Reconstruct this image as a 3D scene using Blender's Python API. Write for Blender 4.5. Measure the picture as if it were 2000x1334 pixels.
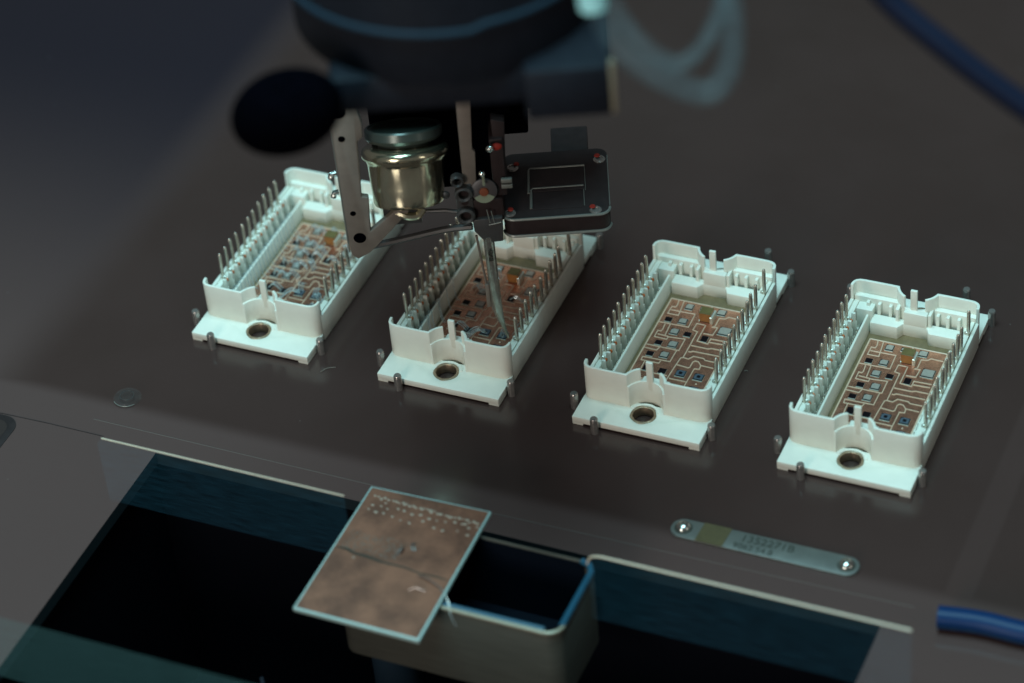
import bpy, bmesh, math, random
from mathutils import Vector, Matrix
random.seed(7)
S = bpy.context.scene
for o in list(bpy.data.objects): bpy.data.objects.remove(o)
COL = S.collection
# ---------------------------------------------------------------- camera (1 unit = 1 cm)
cam = bpy.data.cameras.new('camera'); cam_o = bpy.data.objects.new('camera', cam); COL.objects.link(cam_o)
S.camera = cam_o
cam_o.location = (32.44314, -47.13561, 46.51232)
cam_o.rotation_euler = (0.8693, 0.0781, 0.3985)
cam.sensor_width = 36.0; cam.lens = 103.47; cam.clip_start = 0.5; cam.clip_end = 600
cam.dof.use_dof = True; cam.dof.focus_distance = 70.6; cam.dof.aperture_fstop = 0.090
# ---------------------------------------------------------------- world and lamps
W = bpy.data.worlds.new('World'); S.world = W; W.use_nodes = True
W.node_tree.nodes['Background'].inputs[0].default_value = (0.90, 0.92, 0.90, 1)
W.node_tree.nodes['Background'].inputs[1].default_value = 0.085
def area(name, loc, target, size, power, col, sy=None):
    l = bpy.data.lights.new(name, 'AREA'); l.energy = power; l.color = col; l.size = size
    if sy: l.shape = 'RECTANGLE'; l.size_y = sy
    o = bpy.data.objects.new(name, l); COL.objects.link(o); o.location = loc
    o.rotation_euler = (Vector(target) - Vector(loc)).to_track_quat('-Z', 'Y').to_euler(); return o
area('machine_lamp', (9, -8, 64), (9, 1, 0), 34, 56000, (0.50, 0.97, 1.08))
area('front_lamp', (2, -78, 24), (9, 0, 0), 20, 20000, (1.0, 0.93, 0.84))
area('added_strip_lamp', (62, -14, 22), (6, 2, 4), 5, 1200, (1.0, 0.97, 0.85), 26)  # unseen strip lamp added for highlight bands on the solenoid
S.view_settings.view_transform = 'Standard'; S.view_settings.look = 'None'
S.view_settings.exposure = 0.0; S.view_settings.gamma = 1.0

# ---------------------------------------------------------------- materials
def s2l(c):
    return tuple(((v/255)/12.92 if v/255 <= .04045 else ((v/255+.055)/1.055)**2.4) for v in c)
def mat(name, col, rough=.5, metal=0., bump=0., bscale=20., var=0., vscale=5., spec=.5, stretch=None, alpha=None):
    m = bpy.data.materials.new(name); m.use_nodes = True; nt = m.node_tree; b = nt.nodes['Principled BSDF']
    b.inputs['Base Color'].default_value = (*col, 1); b.inputs['Roughness'].default_value = rough
    b.inputs['Metallic'].default_value = metal; b.inputs['Specular IOR Level'].default_value = spec
    tc = nt.nodes.new('ShaderNodeTexCoord'); mp = nt.nodes.new('ShaderNodeMapping'); nt.links.new(tc.outputs['Object'], mp.inputs[0])
    if stretch: mp.inputs['Scale'].default_value = stretch
    if var:
        n = nt.nodes.new('ShaderNodeTexNoise'); n.inputs['Scale'].default_value = vscale; n.inputs['Detail'].default_value = 6
        nt.links.new(mp.outputs[0], n.inputs['Vector'])
        r = nt.nodes.new('ShaderNodeMapRange'); r.inputs['From Min'].default_value = .3; r.inputs['From Max'].default_value = .7
        r.inputs['To Min'].default_value = 1-var; r.inputs['To Max'].default_value = 1+var
        nt.links.new(n.outputs[0], r.inputs[0])
        mx = nt.nodes.new('ShaderNodeVectorMath'); mx.operation = 'SCALE'; mx.inputs[0].default_value = col
        nt.links.new(r.outputs[0], mx.inputs['Scale']); nt.links.new(mx.outputs[0], b.inputs['Base Color'])
    if bump:
        n = nt.nodes.new('ShaderNodeTexNoise'); n.inputs['Scale'].default_value = bscale; n.inputs['Detail'].default_value = 5
        nt.links.new(mp.outputs[0], n.inputs['Vector'])
        bp = nt.nodes.new('ShaderNodeBump'); bp.inputs['Strength'].default_value = bump; bp.inputs['Distance'].default_value = .02
        nt.links.new(n.outputs[0], bp.inputs['Height']); nt.links.new(bp.outputs[0], b.inputs['Normal'])
    return m
M = {}
M['plastic'] = mat('white_plastic', (.79, .755, .665), .42, bump=.06, bscale=60, var=.03, vscale=3)
M['base'] = mat('olive_gel_base', (.19, .13, .07), .12, var=.15, vscale=6)
M['ceramic'] = mat('cream_ceramic', (.55, .54, .36), .5, var=.06)
M['copper'] = mat('tarnished_copper', (.68, .35, .24), .27, .92, bump=.35, bscale=55, var=.25, vscale=7)
M['gap'] = mat('gap_ceramic', (.64, .43, .31), .35, var=.1, vscale=20)
M['chip_dark'] = mat('dark_silicon', (.006, .004, .006), .35, spec=.15, var=.3, vscale=20)
M['chip_silver'] = mat('silver_chip_face', (.46, .40, .35), .3, .35, var=.1, vscale=25)
M['chip_blue'] = mat('blue_grey_chip_face', (.12, .15, .19), .3, .4, var=.2, vscale=25)
M['solder'] = mat('bright_solder', (.74, .74, .66), .25, .6, bump=.3, bscale=30)
M['pin'] = mat('tin_plated_pin', (.62, .56, .48), .24, .75, bump=.08, bscale=30, var=.1)
M['copper_bead'] = mat('copper_bead', (.72, .20, .07), .3, .8, bump=.3, bscale=40)
M['capb'] = mat('brown_capacitor_top', (.14, .10, .035), .35, var=.15)
M['capo'] = mat('orange_capacitor_side', (.40, .16, .045), .3, var=.15)
M['wire'] = mat('aluminium_wire', (.66, .74, .76), .25, .6)
M['nickel'] = mat('nickel_bushing', (.36, .27, .19), .42, .9, bump=.3, bscale=12, var=.2, vscale=9)
M['steel'] = mat('dowel_steel', (.34, .30, .28), .25, .7, bump=.08, bscale=40, var=.15, vscale=12)
M['brushed'] = mat('brushed_steel', (.08, .08, .068), .42, .3, bump=.25, bscale=8, var=.22, vscale=4, stretch=(.25, .25, 9))
M['black'] = mat('matt_black_metal_and_shadow', (.0006, .0006, .0015), .9, var=.3, spec=.01)
M['housing'] = mat('dark_anodised_housing', (.010, .012, .018), .5, bump=.05, var=.15, spec=.15)
M['blue_edge'] = mat('blue_edge_ring', (.012, .026, .042), .6, spec=.15)
M['bracket'] = mat('grey_brown_bracket', (.20, .165, .14), .5, .2, bump=.1, var=.1, vscale=3)
M['arm'] = mat('dark_grey_arm', (.055, .052, .052), .45, .2, var=.1)
M['block'] = mat('black_brown_block', (.026, .017, .017), .5, spec=.2, bump=.05, var=.15)
M['edge'] = mat('grey_metal_edge_highlight', (.20, .20, .18), .4, .3)  # grey metal; its pale tone also paints highlights along edges
M['gold'] = mat('yellow_chromate_steel', (.66, .60, .43), .17, .95, bump=.5, bscale=1.2, stretch=(3, 3, .25), var=.12, vscale=1.2)
M['teal_glass'] = mat('teal_cap', (.07, .085, .075), .3, .3)
M['red'] = mat('red_paint_dot', (.26, .02, .012), .6, spec=.2)
M['lens'] = mat('pale_green_disc', (.22, .24, .17), .3)
M['tool'] = mat('tungsten_tool', (.48, .47, .42), .22, .8, bump=.35, bscale=7, var=.2, vscale=4)
M['print'] = mat('dark_print', (.03, .028, .02), .6)
M['blueplastic'] = mat('blue_polyurethane', (.003, .024, .085), .4, spec=.15)
M['bluecable'] = mat('dark_blue_cable', (.004, .006, .018), .6, spec=.12)
M['white_fit'] = mat('pale_fitting', (.42, .75, .75), .4)
M['plate_al'] = mat('nameplate_aluminium', (.125, .125, .115), .4, .2, bump=.15, var=.12, vscale=3)
M['tape'] = mat('olive_tape', (.085, .062, .026), .5, var=.15)
M['screw'] = mat('button_head_steel', (.70, .72, .68), .18, 1., bump=.1)
M['pit'] = mat('black_pit', (.0015, .0018, .004), .6, spec=.1)
M['sampceramic'] = mat('blue_white_ceramic', (.36, .48, .46), .45, var=.06)
M['polished'] = mat('polished_guard_edge', (.62, .50, .38), .45)
M['tray_inside'] = mat('dark_tray_inside', (.0015, .004, .009), .5, spec=.15)
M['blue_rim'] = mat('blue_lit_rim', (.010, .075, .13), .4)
M['jamb'] = mat('opening_jamb', (.012, .020, .024), .4)

def veil_mat(name, col, rough=.4, stretch=(1, 1, 1), var=.4, vs=6, tint=(1, 1, 1)):
    # clear scuffed plastic: passes what is behind and scatters a little lamp light on top
    m = mat(name, col, rough, 0, var=var, vscale=vs, stretch=stretch, spec=.08); nt = m.node_tree
    b = nt.nodes['Principled BSDF']; out = nt.nodes['Material Output']
    tr = nt.nodes.new('ShaderNodeBsdfTransparent'); tr.inputs[0].default_value = (*tint, 1); ad = nt.nodes.new('ShaderNodeAddShader')
    nt.links.new(b.outputs[0], ad.inputs[0]); nt.links.new(tr.outputs[0], ad.inputs[1]); nt.links.new(ad.outputs[0], out.inputs[0]); return m
def mix_mat(name, col, t, rough=.3, metal=.0, stretch=(1, 1, 1), var=.4, vs=6):
    m = mat(name, col, rough, metal, var=var, vscale=vs, stretch=stretch); nt = m.node_tree
    b = nt.nodes['Principled BSDF']; out = nt.nodes['Material Output']
    tr = nt.nodes.new('ShaderNodeBsdfTransparent'); mx = nt.nodes.new('ShaderNodeMixShader'); mx.inputs[0].default_value = t
    nt.links.new(b.outputs[0], mx.inputs[1]); nt.links.new(tr.outputs[0], mx.inputs[2]); nt.links.new(mx.outputs[0], out.inputs[0]); return m
M['guard'] = veil_mat('clear_scuffed_guard', (.004, .020, .032), .5, stretch=(.3, 1, 7), var=.75, vs=5, tint=(.97, .97, .97))
M['guard2'] = veil_mat('clear_scuffed_front_guard', (.02, .060, .066), .5, stretch=(.3, 1, 8), var=.4, vs=5, tint=(.85, .85, .85))
M['hose'] = veil_mat('clear_air_hose', (.009, .013, .015), .35, tint=(.90, .92, .92))
M['clear'] = veil_mat('clear_rubber', (.012, .012, .012), .15, tint=(.88, .9, .9))

def deck_mat():
    m = bpy.data.materials.new('deck_coat_with_reflection'); m.use_nodes = True; nt = m.node_tree; b = nt.nodes['Principled BSDF']
    L = nt.links.new; N = nt.nodes.new
    tc = N('ShaderNodeTexCoord'); sp = N('ShaderNodeSeparateXYZ'); L(tc.outputs['Object'], sp.inputs[0])
    def ramp(sock, a, c):
        r = N('ShaderNodeMapRange'); r.interpolation_type = 'SMOOTHSTEP'; r.inputs['From Min'].default_value = a; r.inputs['From Max'].default_value = c
        L(sock, r.inputs[0]); return r.outputs[0]
    def mth(op, a, c):
        n = N('ShaderNodeMath'); n.operation = op
        for i, v in enumerate((a, c)):
            if isinstance(v, (int, float)): n.inputs[i].default_value = v
            else: L(v, n.inputs[i])
        return n.outputs[0]
    front = ramp(sp.outputs['Y'], -2.50, -3.0)  # grey masks paint a soft overhead reflection into the deck colour
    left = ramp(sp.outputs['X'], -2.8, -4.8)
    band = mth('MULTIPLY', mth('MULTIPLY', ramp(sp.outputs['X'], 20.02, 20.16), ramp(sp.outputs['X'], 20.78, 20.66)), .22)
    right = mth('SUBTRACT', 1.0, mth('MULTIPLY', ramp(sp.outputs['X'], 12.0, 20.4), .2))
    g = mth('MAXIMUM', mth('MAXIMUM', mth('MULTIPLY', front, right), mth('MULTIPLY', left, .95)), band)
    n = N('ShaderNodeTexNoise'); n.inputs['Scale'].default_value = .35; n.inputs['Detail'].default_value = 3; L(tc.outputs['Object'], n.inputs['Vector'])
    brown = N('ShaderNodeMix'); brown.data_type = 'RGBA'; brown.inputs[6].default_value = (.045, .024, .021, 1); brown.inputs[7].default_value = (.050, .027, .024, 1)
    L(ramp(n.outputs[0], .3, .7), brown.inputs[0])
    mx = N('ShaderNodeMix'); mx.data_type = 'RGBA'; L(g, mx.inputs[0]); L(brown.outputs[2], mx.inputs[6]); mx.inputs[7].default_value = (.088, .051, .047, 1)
    # fine pale dust specks on the deck
    v = N('ShaderNodeTexVoronoi'); v.inputs['Scale'].default_value = 1.1; L(tc.outputs['Object'], v.inputs['Vector'])
    n3 = N('ShaderNodeTexNoise'); n3.inputs['Scale'].default_value = 3; L(tc.outputs['Object'], n3.inputs['Vector'])
    dust = mth('MULTIPLY', ramp(v.outputs['Distance'], .020, .008), .5)
    m2 = N('ShaderNodeMix'); m2.data_type = 'RGBA'; L(dust, m2.inputs[0]); 
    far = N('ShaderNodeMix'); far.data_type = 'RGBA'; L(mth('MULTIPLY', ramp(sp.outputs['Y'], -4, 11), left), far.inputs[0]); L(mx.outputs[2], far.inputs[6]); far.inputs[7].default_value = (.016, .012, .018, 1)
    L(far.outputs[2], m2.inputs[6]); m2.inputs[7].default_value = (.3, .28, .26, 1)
    L(m2.outputs[2], b.inputs['Base Color'])
    n2 = N('ShaderNodeTexNoise'); n2.inputs['Scale'].default_value = 2.0; n2.inputs['Detail'].default_value = 8; L(tc.outputs['Object'], n2.inputs['Vector'])
    r2 = N('ShaderNodeMapRange'); r2.inputs['To Min'].default_value = .13; r2.inputs['To Max'].default_value = .20; L(n2.outputs[0], r2.inputs[0])
    L(r2.outputs[0], b.inputs['Roughness'])
    mpx = N('ShaderNodeMapping'); mpx.inputs['Scale'].default_value = (.6, 40, 1); mpx.inputs['Rotation'].default_value = (0, 0, .35); L(tc.outputs['Object'], mpx.inputs[0])
    ns = N('ShaderNodeTexNoise'); ns.inputs['Scale'].default_value = .6; ns.inputs['Detail'].default_value = 4; L(mpx.outputs[0], ns.inputs['Vector'])
    bp = N('ShaderNodeBump'); bp.inputs['Strength'].default_value = .05; bp.inputs['Distance'].default_value = .02; L(ns.outputs[0], bp.inputs['Height']); L(bp.outputs[0], b.inputs['Normal']); b.inputs['Specular IOR Level'].default_value = .6
    return m
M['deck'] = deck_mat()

def sample_mat():
    m = bpy.data.materials.new('scuffed_test_copper'); m.use_nodes = True; nt = m.node_tree; b = nt.nodes['Principled BSDF']
    L = nt.links.new; N = nt.nodes.new
    tc = N('ShaderNodeTexCoord'); n = N('ShaderNodeTexNoise'); n.inputs['Scale'].default_value = 1.1; n.inputs['Detail'].default_value = 12; n.inputs['Roughness'].default_value = .62; L(tc.outputs['Object'], n.inputs['Vector'])
    cr = N('ShaderNodeValToRGB'); L(n.outputs[0], cr.inputs[0])
    e = cr.color_ramp.elements; e[0].position = .38; e[0].color = (.19, .085, .058, 1); e[1].position = .62; e[1].color = (.36, .155, .10, 1)
    n2 = N('ShaderNodeTexNoise'); n2.inputs['Scale'].default_value = 3; n2.inputs['Detail'].default_value = 8
    ms = N('ShaderNodeMapping'); ms.inputs['Scale'].default_value = (2, 16, 1); ms.inputs['Rotation'].default_value = (0, 0, .3); L(tc.outputs['Object'], ms.inputs[0]); L(ms.outputs[0], n2.inputs['Vector'])
    mp = N('ShaderNodeMapRange'); mp.inputs['To Min'].default_value = .75; mp.inputs['To Max'].default_value = 1.25; L(n2.outputs[0], mp.inputs[0])
    vm = N('ShaderNodeVectorMath'); vm.operation = 'SCALE'; L(cr.outputs[0], vm.inputs[0]); L(mp.outputs[0], vm.inputs['Scale']); L(vm.outputs[0], b.inputs['Base Color'])
    b.inputs['Metallic'].default_value = .45; b.inputs['Roughness'].default_value = .42
    bp = N('ShaderNodeBump'); bp.inputs['Strength'].default_value = .25; bp.inputs['Distance'].default_value = .02; L(n2.outputs[0], bp.inputs['Height']); L(bp.outputs[0], b.inputs['Normal'])
    return m
M['sample'] = sample_mat()

# ---------------------------------------------------------------- geometry helpers
def finish(bm, name, m, smooth=True, ang=35):
    bmesh.ops.recalc_face_normals(bm, faces=bm.faces)
    me = bpy.data.meshes.new(name); bm.to_mesh(me); bm.free()
    for mm in (m if isinstance(m, list) else [m]): me.materials.append(mm)
    if smooth:
        for p in me.polygons: p.use_smooth = True
        me.set_sharp_from_angle(angle=math.radians(ang))
    return me
def link(name, me, parent=None, loc=None, rot=None):
    o = bpy.data.objects.new(name, me); COL.objects.link(o)
    if parent: o.parent = parent
    if loc: o.location = loc
    if rot: o.rotation_euler = rot
    return o
def obj(name, bm, m, parent=None, loc=None, rot=None, smooth=True): return link(name, finish(bm, name, m, smooth), parent, loc, rot)
def thing(name, label, cat, loc=(0, 0, 0), rz=0, group=None):
    o = bpy.data.objects.new(name, None); COL.objects.link(o); o.empty_display_size = .1
    o.location = loc; o.rotation_euler = (0, 0, rz); tag(o, label, cat, group); return o
def tag(o, label, cat, group=None):
    o['label'] = label; o['category'] = cat
    if group: o['group'] = group
def struct(o, kind='structure'): o['kind'] = kind; return o
def copy_tree(o, parent=None):
    c = o.copy(); COL.objects.link(c); c.parent = parent
    for ch in list(o.children): copy_tree(ch, c)
    return c

def prism(bm, polys, z0, z1, bev=0., segs=2, mi=0):
    """extrude plan polygons (a list of ccw outlines that may share edges)"""
    t = bmesh.new()
    for z, flip in ((z1, 0), (z0, 1)):
        for p in polys:
            vs = [t.verts.new((x, y, z)) for x, y in p]
            t.faces.new(vs[::-1] if flip else vs)
    bmesh.ops.remove_doubles(t, verts=t.verts, dist=1e-5)
    t.verts.ensure_lookup_table()
    key = {}
    for v in t.verts: key.setdefault((round(v.co.x, 4), round(v.co.y, 4)), {})[round(v.co.z, 4)] = v
    zz0, zz1 = round(z0, 4), round(z1, 4)
    for e in [e for e in t.edges if len(e.link_faces) == 1 and abs(e.verts[0].co.z - z1) < 1e-4]:
        a, b = e.verts; ka, kb = (round(a.co.x, 4), round(a.co.y, 4)), (round(b.co.x, 4), round(b.co.y, 4))
        t.faces.new((a, b, key[kb][zz0], key[ka][zz0]))
    bmesh.ops.recalc_face_normals(t, faces=t.faces)
    if bev:
        es = [e for e in t.edges if len(e.link_faces) == 2 and e.calc_face_angle(0) > math.radians(40)]
        bmesh.ops.bevel(t, geom=es, offset=bev, segments=segs, profile=.5, affect='EDGES', clamp_overlap=True)
    merge(bm, t, mi)
def merge(bm, t, mi=0, mtx=None):
    if mtx is not None: bmesh.ops.transform(t, matrix=mtx, verts=t.verts)
    mp = {v: bm.verts.new(v.co) for v in t.verts}
    for f in t.faces:
        try:
            g = bm.faces.new([mp[v] for v in f.verts]); g.material_index = mi
        except ValueError: pass
    t.free()
def rect(x0, y0, x1, y1): return [(x0, y0), (x1, y0), (x1, y1), (x0, y1)]
def box(bm, x0, y0, z0, x1, y1, z1, bev=0., mi=0): prism(bm, [rect(x0, y0, x1, y1)], z0, z1, bev, mi=mi)
def rrect(x0, y0, x1, y1, r, n=6):
    p = []
    for cx, cy, a0 in ((x1-r, y0+r, -90), (x1-r, y1-r, 0), (x0+r, y1-r, 90), (x0+r, y0+r, 180)):
        for i in range(n+1):
            a = math.radians(a0 + 90*i/n); p.append((cx + r*math.cos(a), cy + r*math.sin(a)))
    return p
def wallpath(bm, path, th, z0, z1, bev=.0, side=1):
    """a thin upright wall along an open plan path; thickness to the left (side=1) of travel"""
    n = len(path); off = []
    for i, p in enumerate(path):
        a = Vector(path[max(i-1, 0)]); b = Vector(path[min(i+1, n-1)])
        d1 = (Vector(p) - a); d2 = (b - Vector(p))
        if d1.length < 1e-9: d1 = d2
        if d2.length < 1e-9: d2 = d1
        d1.normalize(); d2.normalize(); n1 = Vector((-d1.y, d1.x)); n2 = Vector((-d2.y, d2.x)); nn = (n1+n2).normalized()
        k = th / max(nn.dot(n1), .5); off.append((p[0] + nn.x*k*side, p[1] + nn.y*k*side))
    poly = list(path) + off[::-1]
    if side < 0: poly = poly[::-1]
    prism(bm, [poly[::-1]] if side > 0 else [poly[::-1]], z0, z1, bev)
def cyl(bm, c, r, z0, z1, n=24, r2=None, mi=0, bev=0.):
    t = bmesh.new(); bmesh.ops.create_cone(t, cap_ends=True, segments=n, radius1=r, radius2=r if r2 is None else r2, depth=z1-z0)
    if bev:
        es = [e for e in t.edges if len(e.link_faces) == 2 and e.calc_face_angle(0) > math.radians(50)]
        bmesh.ops.bevel(t, geom=es, offset=bev, segments=3, profile=.5, affect='EDGES')
    merge(bm, t, mi, Matrix.Translation((c[0], c[1], (z0+z1)/2)))
def lathe(bm, prof, c=(0, 0, 0), n=32, mi=0, close=True, mtx=None):
    t = bmesh.new(); rings = []
    for r, z in prof:
        rings.append([t.verts.new((r*math.cos(2*math.pi*i/n), r*math.sin(2*math.pi*i/n), z)) for i in range(n)] if r > 1e-6 else [t.verts.new((0, 0, z))])
    for a, b in zip(rings, rings[1:]):
        for i in range(n):
            j = (i+1) % n
            if len(a) == 1 and len(b) == 1: continue
            if len(a) == 1: t.faces.new((a[0], b[j], b[i]))
            elif len(b) == 1: t.faces.new((a[i], a[j], b[0]))
            else: t.faces.new((a[i], a[j], b[j], b[i]))
    merge(bm, t, mi, (mtx if mtx is not None else Matrix.Identity(4)) if c == (0, 0, 0) else Matrix.Translation(c) @ (mtx if mtx is not None else Matrix.Identity(4)))
def smoothpts(pts, k=6):
    out = []; P = [Vector(p) for p in pts]; P = [2*P[0]-P[1]] + P + [2*P[-1]-P[-2]]
    for i in range(1, len(P)-2):
        for s in range(k):
            t = s/k; a, b, c, d = P[i-1:i+3]
            out.append(.5*((2*b) + (c-a)*t + (2*a-5*b+4*c-d)*t*t + (3*b-a-3*c+d)*t**3))
    out.append(P[-2]); return out
def tube(bm, pts, r, n=8, mi=0, rr=None):
    pts = [Vector(p) for p in pts]; rings = []; up = Vector((0, 0, 1))
    for i, p in enumerate(pts):
        d = (pts[min(i+1, len(pts)-1)] - pts[max(i-1, 0)]).normalized()
        a = d.cross(up)
        if a.length < .05: a = d.cross(Vector((1, 0, 0)))
        a.normalize(); b = a.cross(d); R = rr[i] if rr else r
        rings.append([bm.verts.new(p + a*R*math.cos(2*math.pi*k/n) + b*R*math.sin(2*math.pi*k/n)) for k in range(n)])
    for A, B in zip(rings, rings[1:]):
        for k in range(n):
            f = bm.faces.new((A[k], A[(k+1) % n], B[(k+1) % n], B[k])); f.material_index = mi
    for ring in (rings[0], rings[-1][::-1]):
        f = bm.faces.new(ring); f.material_index = mi
def text_bm(bm, s, size, mtx, depth=.004, mi=0):
    cu = bpy.data.curves.new('t', 'FONT'); cu.body = s; cu.size = size; cu.extrude = depth; cu.align_x = 'CENTER'; cu.align_y = 'CENTER'; cu.resolution_u = 3
    o = bpy.data.objects.new('t', cu); COL.objects.link(o); dg = bpy.context.evaluated_depsgraph_get(); me = bpy.data.meshes.new_from_object(o.evaluated_get(dg))
    t = bmesh.new(); t.from_mesh(me); merge(bm, t, mi, mtx)
    bpy.data.objects.remove(o); bpy.data.curves.remove(cu); bpy.data.meshes.remove(me)

# ================================================================ SETTING: deck with the rectangular opening
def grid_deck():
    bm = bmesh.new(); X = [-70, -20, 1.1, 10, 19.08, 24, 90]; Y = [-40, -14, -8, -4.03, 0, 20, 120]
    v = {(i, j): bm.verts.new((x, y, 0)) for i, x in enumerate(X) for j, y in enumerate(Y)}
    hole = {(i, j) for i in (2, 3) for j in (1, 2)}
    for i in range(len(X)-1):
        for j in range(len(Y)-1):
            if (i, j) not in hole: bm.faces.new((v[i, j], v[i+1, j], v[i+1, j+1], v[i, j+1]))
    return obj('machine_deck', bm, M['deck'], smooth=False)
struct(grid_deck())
bm = bmesh.new()   # jambs of the opening, 0.55 deep, then the black pit under it
x0, x1, y0, y1 = 1.1, 19.08, -14, -4.03
for a, b in (((x0, y0), (x0, y1)), ((x0, y1), (x1, y1)), ((x1, y1), (x1, y0)), ((x1, y0), (x0, y0))):
    vs = [bm.verts.new((*a, -.002)), bm.verts.new((*b, -.002)), bm.verts.new((*b, -.35)), bm.verts.new((*a, -.35))]; bm.faces.new(vs)
struct(obj('opening_edge', bm, M['jamb'], smooth=False))
bm = bmesh.new(); prs = [(x0-.3, y0-.3), (x1+.3, y0-.3), (x1+.3, y1+.3), (x0-.3, y1+.3)]
for i in range(4):
    a, b = prs[i], prs[(i+1) % 4]; bm.faces.new([bm.verts.new((*a, -.36)), bm.verts.new((*b, -.36)), bm.verts.new((*b, -8)), bm.verts.new((*a, -8))])
bm.faces.new([bm.verts.new((*p, -8)) for p in prs])
struct(obj('pit', bm, M['pit'], smooth=False))

# ================================================================ POWER MODULES
MW, ML, PITCH = 3.2, 6.53, 5.1048
def arc(cx, cy, r, a0, a1, n):
    return [(cx + r*math.cos(math.radians(a0+(a1-a0)*i/n)), cy + r*math.sin(math.radians(a0+(a1-a0)*i/n))) for i in range(n+1)]
HC = (1.60, .55)     # screw hole
def end_shell(bm, f):
    """flange, end wall with its screw pocket and tab; f maps plan points (mirrors for the far end)"""
    def P(pl):
        q = [f(*p) for p in pl]
        ar = sum(q[i][0]*q[(i+1) % len(q)][1] - q[(i+1) % len(q)][0]*q[i][1] for i in range(len(q)))
        return q if ar > 0 else q[::-1]
    r = .30; hx, hy = HC
    left = [(0.0, 0.0), (hx, 0.0)] + [(hx + r*math.cos(math.radians(a)), hy + r*math.sin(math.radians(a))) for a in range(270, 89, -15)] + [(hx, .93), (0.0, .93)]
    right = [(MW, 0.0), (MW, .93), (hx, .93)] + [(hx + r*math.cos(math.radians(a)), hy + r*math.sin(math.radians(a))) for a in range(90, -91, -15)] + [(hx, 0.0)]
    prism(bm, [P(left), P(right)], .065, .238, .012)
    for xa, xb in ((0.0, .27), (2.93, 3.2)): prism(bm, [P(rect(xa+.003, .003, xb, .5))], .002, .10, .01)
    def wall(path, th, z0, z1, bev=.012):
        n = len(path); off = []
        for i, p in enumerate(path):
            a = Vector(path[max(i-1, 0)]); b = Vector(path[min(i+1, n-1)]); p = Vector(p); d1 = p-a; d2 = b-p
            if d1.length < 1e-9: d1 = d2
            if d2.length < 1e-9: d2 = d1
            n1 = Vector((-d1.y, d1.x)).normalized(); n2 = Vector((-d2.y, d2.x)).normalized(); nn = (n1+n2).normalized(); k = th/max(nn.dot(n1), .6)
            off.append((p.x+nn.x*k, p.y+nn.y*k))
        prism(bm, [P(list(path)+off[::-1])], z0, z1, bev)
    pc = (1.625, .60)
    # left wing: corner, straight, cusp, pocket arc up to the slot
    a_end = math.degrees(math.acos((1.40-pc[0])/.485))
    wl = [(.006, 1.02), (.006, .94), (.03, .85), (.085, .78), (.17, .738), (.30, .725), (.7, .722), (.95, .722)] + arc(*pc, .485, 165, a_end, 6)
    wr = arc(*pc, .485, 180-a_end-2, 15, 6) + [(2.35, .722), (2.6, .722), (2.92, .725), (3.03, .738), (3.115, .78), (3.17, .85), (3.194, .94), (3.194, 1.02)]
    wall(wl, .068, .20, 1.216); wall(wr, .068, .20, 1.216)
    wall(arc(*pc, .44, 166, 14, 14), .10, .20, .87)
    prism(bm, [P(rect(1.53, 1.035, 1.70, 1.115))], .60, 1.46, .02)
    # raised collar round the screw hole
    ring_o = arc(hx, hy, .40, 20, 160, 12); ring_i = arc(hx, hy, .335, 160, 20, 12)
    prism(bm, [P(ring_o+ring_i)], .20, .262, .012)
bm = bmesh.new()
end_shell(bm, lambda x, y: (x, y))
end_shell(bm, lambda x, y: (x, ML-y))
# long walls: outer skin, inner step, groove
prism(bm, [rect(0.0, .98, .085, ML-.98)], .012, .77, .01)
prism(bm, [rect(3.125, .98, 3.2, ML-.98)], .012, .77, .01)
prism(bm, [rect(.087, .90, .21, ML-.90)], .10, .72, .01)
prism(bm, [rect(2.965, .90, 3.085, ML-.90)], .10, .735, .01)
prism(bm, [rect(.1, .8, 3.1, ML-.8)], .012, .10)
# left terminal bank: a rib between every two pins, divider with its sloped lip
py0, pp = 1.64, .3144
for k in range(12):
    y = py0 - .157 + k*pp
    prism(bm, [rect(.212, y-.035, .315, y+.035)], .10, .84, .015)
    prism(bm, [rect(.316, y-.012, .345, y+.012)], .10, .60, .004)
t = bmesh.new()
prof = [(.470, .10), (.470, .545), (.49, .570), (.53, .560), (.57, .40), (.592, .20), (.592, .10)]
A = [t.verts.new((x, .90, z)) for x, z in prof]; B = [t.verts.new((x, 5.35, z)) for x, z in prof]
for i in range(len(prof)): t.faces.new((A[i], A[(i+1) % len(prof)], B[(i+1) % len(prof)], B[i]))
t.faces.new(A); t.faces.new(B[::-1]); merge(bm, t)
# right terminal shelf with small solder lands
prism(bm, [rect(2.80, .90, 2.964, ML-.90)], .10, .50, .012)
prism(bm, [rect(2.665, .95, 2.70, 5.0)], .10, .225, .008)
for k in range(12):
    prism(bm, [rect(2.72, py0-.157+k*pp-.03, 2.80, py0-.157+k*pp+.03)], .10, .40, .015)
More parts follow.
